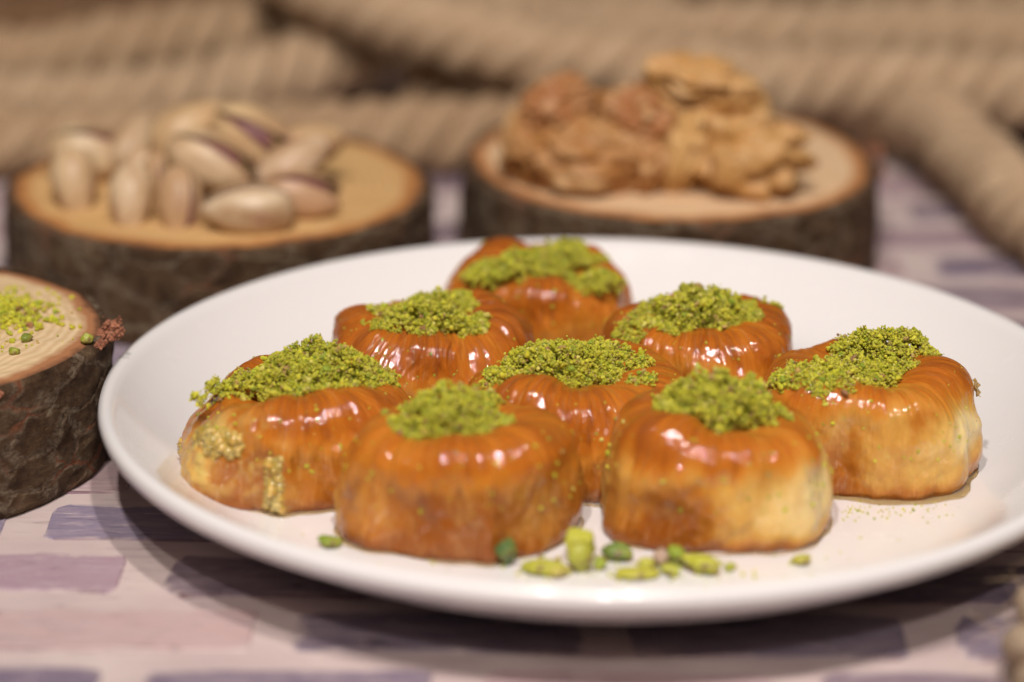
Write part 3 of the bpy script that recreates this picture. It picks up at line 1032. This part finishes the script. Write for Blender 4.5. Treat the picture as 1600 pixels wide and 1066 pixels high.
    uv = np.stack([((TH - np.pi / 2) / (2 * np.pi) * 1.0), vv + 0 * TH], 2)
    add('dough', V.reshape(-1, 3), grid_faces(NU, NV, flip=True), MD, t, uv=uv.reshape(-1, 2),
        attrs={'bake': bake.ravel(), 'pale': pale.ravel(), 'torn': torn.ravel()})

    # --- ground pistachio heaped in the hollow
    vtop = np.arange(NV)[pz >= 1.0 * H / 2.1][-1]

    def surf(x, y):
        ang = (np.arctan2(y, x) - np.pi / 2) % (2 * np.pi)
        iu = np.round(ang / (2 * np.pi) * NU).astype(int) % NU
        rr = np.hypot(x, y)
        z = np.empty(len(x))
        for k in range(len(x)):
            q = np.maximum.accumulate(RR2[:vtop, iu[k]])
            z[k] = np.interp(rr[k], q, ZZ2[:vtop, iu[k]], right=-1)
        return z
    C, S = [], []
    dens = spec.get('dens', 1250)
    for (bx, by, rx, ry, ang, h, kk) in [(0, 0, .85, .66, 0, .30, 1.3)] + spec['heap']:
        rx, ry, h = rx * 1.26, ry * 1.34, h * .80
        n = int(dens * rx * ry * 3.14 * kk)
        rad = np.sqrt(r.random(n)) * 1.12
        an = r.random(n) * 2 * np.pi
        ex_, ey_ = rad * np.cos(an) * rx, rad * np.sin(an) * ry
        c_, s_ = math.cos(math.radians(ang)), math.sin(math.radians(ang))
        x = bx + ex_ * c_ - ey_ * s_
        y = by + ex_ * s_ + ey_ * c_
        clump = vnoise(np.stack([x * 2.6, y * 2.6, np.full(n, seed + 1.)], 1))
        keep = (rad < .90 + .35 * clump)
        T = h * np.clip(1 - rad ** 2, 0, 1) ** .6 * (1 + .16 * clump)
        T = T * (.93 + .18 * vnoise(np.stack([x * 6, y * 6, np.full(n, seed + 4.)], 1)))
        z0 = surf(x, y)
        keep &= z0 > 0
        # the hollow is filled: the heap stands on the level of the rim, its skin a few grains deep
        zt = np.maximum(spec.get('lev', 1.92) + np.clip(T, 0, None), z0 + .06)
        z = np.maximum(zt - .20 * r.random(n) ** 1.8, z0 + .01)
        size = .015 + .026 * r.random(n) ** 2 + .034 * (r.random(n) < .035)
        pts = np.stack([x, y, z], 1)[keep]
        # grains stick together in little agglomerates
        ncl = max(1, len(pts) // 11)
        cid = r.integers(0, ncl, len(pts))
        cl = r.random(len(pts)) < .72
        pts[cl] = pts[:ncl][cid[cl]] + r.normal(0, .036, (cl.sum(), 3))
        C.append(pts); S.append(size[keep])
    # strays clinging to the shoulders
    ns = int(spec.get('strays', 60) * 2.2)
    iv = r.integers(int(NV * .30), int(NV * .72), ns); iu = r.integers(0, NU, ns)
    C.append(V[iv, iu] + 0.0); S.append(.014 + .030 * r.random(ns) ** 1.6)
    C = np.vstack(C); S = np.concatenate(S)
    granule_mesh('pistachio_topping', C, S, t, seed + 100)

    # --- peeled, ragged layers of dough
    for (t0, t1, v0, v1, lift, sd) in spec.get('flakes', ()):
        nf, ng = 26, 22
        rr = np.random.default_rng(sd)
        u = np.linspace(0, 1, nf)[None]; w = np.linspace(0, 1, ng)[:, None]
        jag = np.stack([vnoise(np.stack([np.linspace(0, 6, ng), np.full(ng, sd + .5), np.full(ng, q * 3.)], 1)) for q in (0, 1)])
        jag2 = np.stack([vnoise(np.stack([np.linspace(0, 7, nf), np.full(nf, sd + 4.5), np.full(nf, q * 3.)], 1)) for q in (0, 1)])
        ua = np.clip(u * (1 - .32 * (jag[0][:, None] * .5 + .5)) + .18 * (jag[1][:, None] * .5 + .5), 0, 1)
        wa = w * (1 - .35 * (jag2[0][None] * .5 + .5)) + .12 * (jag2[1][None] * .5 + .5)
        ta = np.radians(t0 + (t1 - t0) * ua)
        iu = ((ta - np.pi / 2) % (2 * np.pi)) / (2 * np.pi) * NU
        ivf = (v0 + (v1 - v0) * wa) * (NV - 1)
        iu0 = np.floor(iu).astype(int) % NU; ju = (iu0 + 1) % NU; fu = (iu - np.floor(iu))[..., None]
        iv0 = np.clip(np.floor(ivf).astype(int), 0, NV - 2); fv = (ivf - iv0)[..., None]
        Q = (V[iv0, iu0] * (1 - fu) + V[iv0, ju] * fu) * (1 - fv) + (V[iv0 + 1, iu0] * (1 - fu) + V[iv0 + 1, ju] * fu) * fv
        nrm = np.stack([np.cos(ta), np.sin(ta), 0 * ta + .15], 2)
        off = .015 + lift * (np.abs(u - .35) * 1.2) ** 2 + .5 * lift * w ** 3 + .05 * (vnoise(np.stack([u * 4 + 0 * w, w * 4 + 0 * u, sd + 0 * u * w], 2)) + .5)
        Q1 = Q + nrm * np.clip(off, .01, None)[..., None]
        Q1[..., 2] = np.clip(Q1[..., 2], .02, None)
        Q0 = Q1 - nrm * .022
        W = np.vstack([Q1.reshape(-1, 3), Q0.reshape(-1, 3)])
        F1 = grid_faces(nf, ng, closed=False, flip=True); F2 = grid_faces(nf, ng, closed=False) + nf * ng
        bd = list(range(nf)) + [k * nf + nf - 1 for k in range(1, ng)] + list(range((ng - 1) * nf + nf - 2, (ng - 1) * nf - 1, -1)) + [k * nf for k in range(ng - 2, 0, -1)]
        F3 = np.array([(bd[k], bd[(k + 1) % len(bd)], bd[(k + 1) % len(bd)] + nf * ng, bd[k] + nf * ng) for k in range(len(bd))])
        add('dough_flake', W, np.vstack([F1, F2, F3]), MFL, t)
    # --- shaggy shreds of torn layers, far too many to count
    for (t0, t1, v0, v1, n, sz, lift) in spec.get('shreds', ()):
        rr = np.random.default_rng(seed * 31 + int(abs(t0)))
        SV, SF = [], []
        for q in range(n):
            ta = math.radians(rr.uniform(t0, t1)); iu = int((ta - np.pi / 2) % (2 * np.pi) / (2 * np.pi) * NU) % NU
            iv = int(rr.uniform(v0, v1) * (NV - 1))
            p = V[iv, iu].copy()
            nn = np.array([math.cos(ta), math.sin(ta), .1]); tt_ = np.array([-math.sin(ta), math.cos(ta), 0])
            mm = max(2, iv - 3); dn_ = V[min(NV - 1, iv + 4), iu] - V[mm, iu]
            if np.linalg.norm(dn_) < 1e-6: continue
            dn_ /= np.linalg.norm(dn_)
            g = rr.normal(0, .55)
            d0 = dn_ * math.cos(g) + tt_ * math.sin(g); sd_ = np.cross(d0, nn); sd_ /= np.linalg.norm(sd_) + 1e-9
            L_, W_ = sz * rr.uniform(.4, 1.5), sz * rr.uniform(.10, .45)
            cur = rr.uniform(.1, 1.0) * lift; tw = rr.normal(0, .6)
            i = len(SV)
            for u in (0, .33, .66, 1):
                c_ = p + d0 * L_ * (u - .5) + nn * (.012 + cur * u * u)
                ww = W_ * (1 - .55 * u) * (.6 + .8 * rr.random())
                e = sd_ * math.cos(tw * u) + nn * math.sin(tw * u)
                for a_, b_ in ((c_ - e * ww, 0), (c_ + nn * .02, 0), (c_ + e * ww, 0), (c_ - nn * .012, 0)):
                    a_[2] = max(a_[2], .015); SV.append(a_)
            for u in range(3):
                for e in range(4):
                    SF.append((i + 4 * u + e, i + 4 * u + (e + 1) % 4, i + 4 * u + 4 + (e + 1) % 4, i + 4 * u + 4 + e))
            SF.append((i + 3, i + 2, i + 1, i)); SF.append((i + 12, i + 13, i + 14, i + 15))
        so = add('dough_shreds', SV, SF, MFL, t, smooth=True)
        so['kind'] = 'stuff'
    # --- mushy crumbs of torn dough clinging to the side
    CP, CS = [], []
    for (t0, t1, v0, v1, n) in spec.get('crumbs', ()):
        iu = ((np.radians(r.uniform(t0, t1, n)) - np.pi / 2) % (2 * np.pi) / (2 * np.pi) * NU).astype(int) % NU
        iv = (r.uniform(v0, v1, n) * (NV - 1)).astype(int)
        q = V[iv, iu]
        k_ = vnoise(q * 2.4 + seed) > -.05
        CP.append(q[k_] - .055 * np.c_[q[k_][:, :2] / np.linalg.norm(q[k_][:, :2], axis=1)[:, None], np.zeros(k_.sum())]); CS.append((.05 + .10 * r.random(n) ** 2)[k_])
    if CP:
        granule_mesh('torn_dough', np.vstack(CP), np.concatenate(CS), t, seed + 500, MTD, smooth=True)
    # --- syrup that has run out round the base
    w = spec.get('pool', .10)
    nu = 96
    tt = np.linspace(0, 2 * np.pi, nu, endpoint=False)
    ii = ((tt - np.pi / 2) % (2 * np.pi) / (2 * np.pi) * NU).astype(int) % NU
    ro = RR2[NV - 14, ii]
    sp = w * (1 + .9 * vnoise(np.stack([np.cos(tt) * 2.5, np.sin(tt) * 2.5, np.full(nu, seed + .3)], 1)))
    rings = []
    for f, z in ((-.5, .03), (-.1, .032), (.45, .026), (.8, .018), (1.0, .002)):
        rings.append(np.stack([np.cos(tt) * (ro + sp * f), np.sin(tt) * (ro + sp * f), np.full(nu, z)], 1))
    add('syrup_pool', np.vstack(rings), grid_faces(nu, len(rings), flip=True), MSY, t)
    return t


PASTRIES = [
    dict(seed=3, loc=(-2.95, -3.25), a=2.36, b=1.98, rot=-8, ex=3.0, H=2.25, lev=2.05, label='front left pastry with deep amber sides beside the loose green pistachio chips',
         bake=.72, bake_lo=1.0, pale=.06, pool=0.04, pales=[(-42, 1.1, 16, .5, .18), (180, .5, 30, .6, .5)],
         dents=[(-45, .75, 22, .7, .20), (-115, .8, 30, .6, .10), (-72, .5, 7, .8, -.10)],
         pleat=0.35, heap=[(-.25, .05, .85, .72, 0, 0.95, 1.5), (.45, .75, .42, .40, 20, .65, 1.0), (-.2, -.3, .95, .45, -5, .4, 1.0)],
         strays=50),
    dict(seed=4, loc=(2.2, -2.75), a=2.34, b=1.98, rot=4, ex=3.1, H=2.25, lev=2.05, label='front right pastry with broad cream sides and thick green topping',
         bake=.74, bake_lo=1.12, pale=.50, pool=0.03, pales=[(-40, .9, 26, .7, .50), (-75, .8, 18, .8, .15), (-128, .7, 30, .7, -.42)],
         dents=[(-127, .75, 22, .55, .20), (-58, .9, 10, .8, .06)],
         pleat=0.3, heap=[(.0, .05, 1.05, .80, -6, 1.15, 1.5), (.85, -.15, .50, .42, 0, .55, 1.2), (-.65, -.1, .55, .45, 0, .5, 1.0)],
         strays=50),
    dict(seed=5, loc=(-6.2, -.8), a=2.45, b=2.2, rot=8, ex=2.8, label='far left pastry with torn shaggy front corner smeared with green',
         bake=0.78, bake_lo=.85, pale=.08, pool=0.05, pales=[(-125, .7, 25, .6, .30), (-160, .4, 22, .5, .3)],
         dents=[(-120, .9, 22, .7, .10), (-95, .9, 5, .8, -.08), (178, 1.9, 45, .7, .32)], torn=[(-130, 1.15, 24, .75, 1.0), (-99, .7, 7, .8, .9), (-165, .6, 14, .6, .7)],
         pleat=0.4, heap=[(.35, .2, 1.15, .72, 8, 1.0, 1.5), (-.9, .0, .62, .42, 18, .42, 1.1), (1.3, .45, .55, .35, 10, .40, 1.0), (-1.75, -.25, .18, .16, 0, .3, 1.4), (.2, -.45, .7, .35, 0, .4, 1.0), (-2.0, -.75, .14, .10, 0, .2, 1.4)],
         crumbs=[(212, 250, .48, .62, 260), (256, 264, .60, .97, 170), (172, 196, .80, .97, 25)], strays=90),
    dict(seed=6, loc=(5.45, -.05), a=2.38, b=2.05, rot=-14, ex=2.9, H=2.2, lev=2.0, label='right hand pastry with peeling translucent layers near the plate rim',
         bake=.76, bake_lo=1.2, pale=.50, pool=0.16, pales=[(-30, 1.15, 30, .5, .6), (-95, .8, 14, .6, .1), (-115, .5, 20, .5, -.25)],
         dents=[(-60, .5, 16, .6, .12), (-105, .6, 14, .5, .14), (-8, .9, 7, .8, -.10), (-24, .6, 6, .5, .08)],
         pleat=0.45, heap=[(.45, .75, .98, .55, 16, 0.95, 1.5), (-.45, -.10, .85, .52, 25, .55, 1.4), (-1.25, -.70, .72, .50, 35, .42, 1.2), (-.85, -1.15, .45, .26, 0, .25, 1.)],
         flakes=[(-3, 6, .40, .50, .14, 10)], strays=60),
    dict(seed=7, loc=(-.55, -.1), a=2.58, b=2.15, rot=-6, ex=2.6, label='centre pastry enclosed by the other seven with crumbs spilling right',
         bake=0.78, bake_lo=.55, pale=.22, pool=0.05, dents=[(-95, .6, 10, .6, .08)],
         pleat=0.75, heap=[(-.45, .1, 1.05, .62, 12, 0.95, 1.5), (.45, .70, .72, .50, 10, .60, 1.5), (-1.3, -.35, .5, .36, 20, .35, 1.2), (1.35, -.55, .35, .2, 20, .25, 1.0), (1.15, .45, .4, .3, 0, .35, 1.)],
         strays=60),
    dict(seed=8, loc=(-3.7, 3.1), a=2.34, b=2.15, rot=8, ex=2.6, label='left middle pastry with dark reddish pleated front below its green topping',
         bake=0.84, bake_lo=.45, pale=.22, pool=0.04,
         pleat=1.0, heap=[(-.1, -.55, 1.0, .58, -4, 0.85, 1.5), (.1, .55, .62, .50, 0, .70, 1.5), (-.1, -1.25, .38, .24, 0, .25, 1.2), (.75, -.65, .45, .36, 0, .4, 1.2)], strays=50),
    dict(seed=9, loc=(2.3, 3.35), a=2.2, b=2.1, rot=-10, ex=2.4, label='right middle pastry with smooth tan right end and green topping',
         bake=.80, bake_lo=.92, pale=.32, pool=0.04,
         pleat=0.7, heap=[(-.15, -.2, 1.1, .70, 8, 1.0, 1.5), (-1.15, -.6, .62, .42, 25, .40, 1.3), (.75, .0, .45, .40, 0, .5, 1.2), (1.55, .35, .22, .12, 0, .15, 1.)], strays=40),
    dict(seed=10, loc=(-1.2, 6.85), a=2.25, b=1.95, rot=0, ex=2.4, label='rearmost pastry at the back of the plate under a broad green topping',
         bake=0.78, bake_lo=.60, pale=.26, pool=0.03,
         pleat=0.8, heap=[(-.45, -.75, 1.15, .62, 6, 0.75, 1.5), (.45, .05, .85, .62, 8, .75, 1.5), (1.35, -1.15, .55, .38, -25, .35, 1.3), (-1.3, -.9, .5, .4, 0, .35, 1.2)], strays=50),
]
for sp_ in PASTRIES:
    build_pastry(sp_)


# ------------------------------------------------------------------ chopped pistachio pieces
def chip(loc, size, euler, tint, label, seed, cut=.66):
    r = np.random.default_rng(seed)
    V, F = subdiv(*subdiv(ICO2_V, ICO2_F))
    d = 1 + .22 * vnoise(V * 1.3 + seed * 3.9) + .07 * vnoise(V * 4 + seed)
    V = V * d[:, None]
    for k in range(8):                                       # broken flat faces
        n = r.normal(0, 1, 3); n /= np.linalg.norm(n)
        h = r.uniform(cut, .85)
        s = V @ n
        V = V - n * np.clip(s - h, 0, None)[:, None] * .9
    V = V * np.array(size) / 2
    o = add('pistachio_chip', V, F, MNM, smooth=True, cols=np.tile(tint, (len(V), 1)))
    o.rotation_euler = tuple(math.radians(a) for a in euler)
    R = np.array(o.rotation_euler.to_matrix())
    yy = plate_y(loc[1]) if loc[0] > -9 else loc[1] - .4
    o.location = Vector((loc[0], yy, loc[2] - (V @ R.T)[:, 2].min())) * CM
    return tag(o, label, 'pistachio chip', 'chopped pistachio pieces')


YG, GN, DG, PB = (.42, .42, .05), (.20, .27, .03), (.075, .13, .035), (.42, .28, .22)
W0 = WELL + .005
chip((-5.4, -4.5, W0), (.46, .34, .26), (0, 8, 12), GN, 'lone green pistachio chip below the left pastries', 1)
chip((-1.93, -5.3, W0), (.42, .36, .56), (0, 0, 15), DG, 'dark green upright pistachio chip, leftmost of the front cluster', 2)
chip((-1.30, -5.6, W0), (.85, .45, .34), (0, -8, -18), YG, 'yellow green pistachio chip lying flat beside the dark upright one', 3)
chip((-.56, -5.0, W0 + .12), (.72, .55, .52), (20, 10, 10), (.46, .45, .055), 'large yellow green pistachio chip stacked highest at the gap between pastries', 4)
chip((-.55, -5.5, W0), (.62, .55, .60), (0, 15, 30), (.38, .38, .05), 'pale pistachio chip at the foot of the stacked one', 5)
chip((.17, -4.95, W0), (.62, .42, .40), (0, 6, -10), (.13, .20, .035), 'smooth dark green pistachio chip in front of the right pastry', 6)
chip((1.04, -5.25, W0), (.34, .34, .42), (0, 0, 30), PB, 'pinkish brown pistachio chip with its skin on', 7)
chip((1.32, -5.1, W0), (.44, .38, .42), (0, 20, 0), (.26, .34, .04), 'fresh green pistachio chip behind the pinkish one', 8)
chip((.55, -5.75, W0), (.85, .42, .22), (0, 0, 5), (.44, .42, .05), 'thin yellow pistachio sliver nearest the plate rim', 9)
chip((1.8, -5.5, W0), (.82, .50, .38), (0, 10, -12), (.46, .46, .05), 'bright yellow green pistachio chip at the right end of the front cluster', 10)
chip((3.75, -5.05, W0), (.42, .3, .22), (0, 0, 20), (.40, .37, .05), 'small yellow pistachio chip alone under the right pastry', 11)
chip((-.98, -5.35, W0), (.24, .2, .2), (0, 0, 50), (.26, .11, .07), 'tiny reddish brown pistachio skin chip inside the front cluster', 12)
chip((-.15, -5.35, W0), (.34, .28, .24), (0, 0, 80), (.30, .36, .05), 'small green pistachio chip just left of the smooth dark green one', 21)
chip((.75, -5.45, W0), (.36, .30, .26), (10, 0, 40), (.44, .43, .06), 'small yellow green pistachio chip left of the pinkish brown one', 22)
chip((1.2, -5.62, W0), (.46, .30, .22), (0, 0, -25), (.40, .42, .05), 'pistachio chip lying in front of the pinkish brown one', 23)
chip((-.95, -5.75, W0), (.40, .30, .24), (0, 0, 15), (.50, .42, .10), 'pale yellow pistachio chip in front of the flat yellow green one', 24)
chip((2.35, -5.35, W0), (.26, .22, .18), (0, 0, 60), (.36, .38, .05), 'tiny green pistachio chip beyond the right end of the cluster', 25)
chip((-10.86, 1.05, SL_H), (.30, .26, .24), (0, 0, 20), (.30, .33, .04), 'green pistachio chip at the bark rim of the left wood slice', 13)
chip((-12.15, 1.12, SL_H), (.30, .24, .22), (0, 0, 70), (.17, .21, .03), 'dull green pistachio chip on the sawn face of the left slice', 14)
chip((-12.28, .28, SL_H), (.26, .2, .16), (0, 0, 10), (.24, .27, .03), 'smallest pistachio chip close to the front of the left slice', 15)

# fine dust and crumbs fallen on the plate and on the left wood slice
r_ = np.random.default_rng(77)
n_ = 420
ang_, rad_ = r_.uniform(0, 2 * np.pi, n_), np.sqrt(r_.random(n_)) * 8.0
pc = np.stack([np.cos(ang_) * rad_, np.sin(ang_) * rad_, np.full(n_, WELL + .012)], 1)
n2 = 160
pc2 = np.stack([r_.normal(.3, 1.5, n2), r_.normal(-6.0, .35, n2), np.full(n2, WELL + .015)], 1)
n3 = 70
pc3 = np.stack([r_.normal(5.4, .9, n3), r_.normal(-3.0, .22, n3), np.full(n3, WELL + .015)], 1)
C_ = np.vstack([pc, pc2, pc3])
S_ = np.r_[r_.uniform(.010, .026, n_), r_.uniform(.012, .045, n2), r_.uniform(.012, .032, n3)]
o = granule_mesh('scattered_crumbs', C_, S_, None, 5)
tag(o, 'fine green pistachio dust scattered over the white plate', 'crumbs', kind='stuff')

n4 = 1500
q = r_.normal(0, 1, (n4, 2)) * [.85, .62]
hh = .42 * np.exp(-(q[:, 0] / 1.0) ** 2 - (q[:, 1] / .7) ** 2) * (1 + .5 * vnoise(np.c_[q * 2.4, np.full(n4, 3.)]))
C_ = np.c_[q + [-13.75, 2.55], SL_H + .03 + hh * r_.random(n4) ** .5]
keep = (np.hypot(C_[:, 0] + 15.3, C_[:, 1] - 1.45) < 4.3) & (C_[:, 0] > -16.8)
S_ = r_.uniform(.035, .075, n4)
n5 = 60
C5 = np.c_[r_.normal(-12.6, .7, n5), r_.normal(1.2, .7, n5), np.full(n5, SL_H + .03)]
o = granule_mesh('crumb_heap', np.vstack([C_[keep], C5]), np.r_[S_[keep], r_.uniform(.015, .04, n5)], None, 6)
tag(o, 'small heap of ground green pistachio on the left wood slice', 'crumbs', kind='stuff')
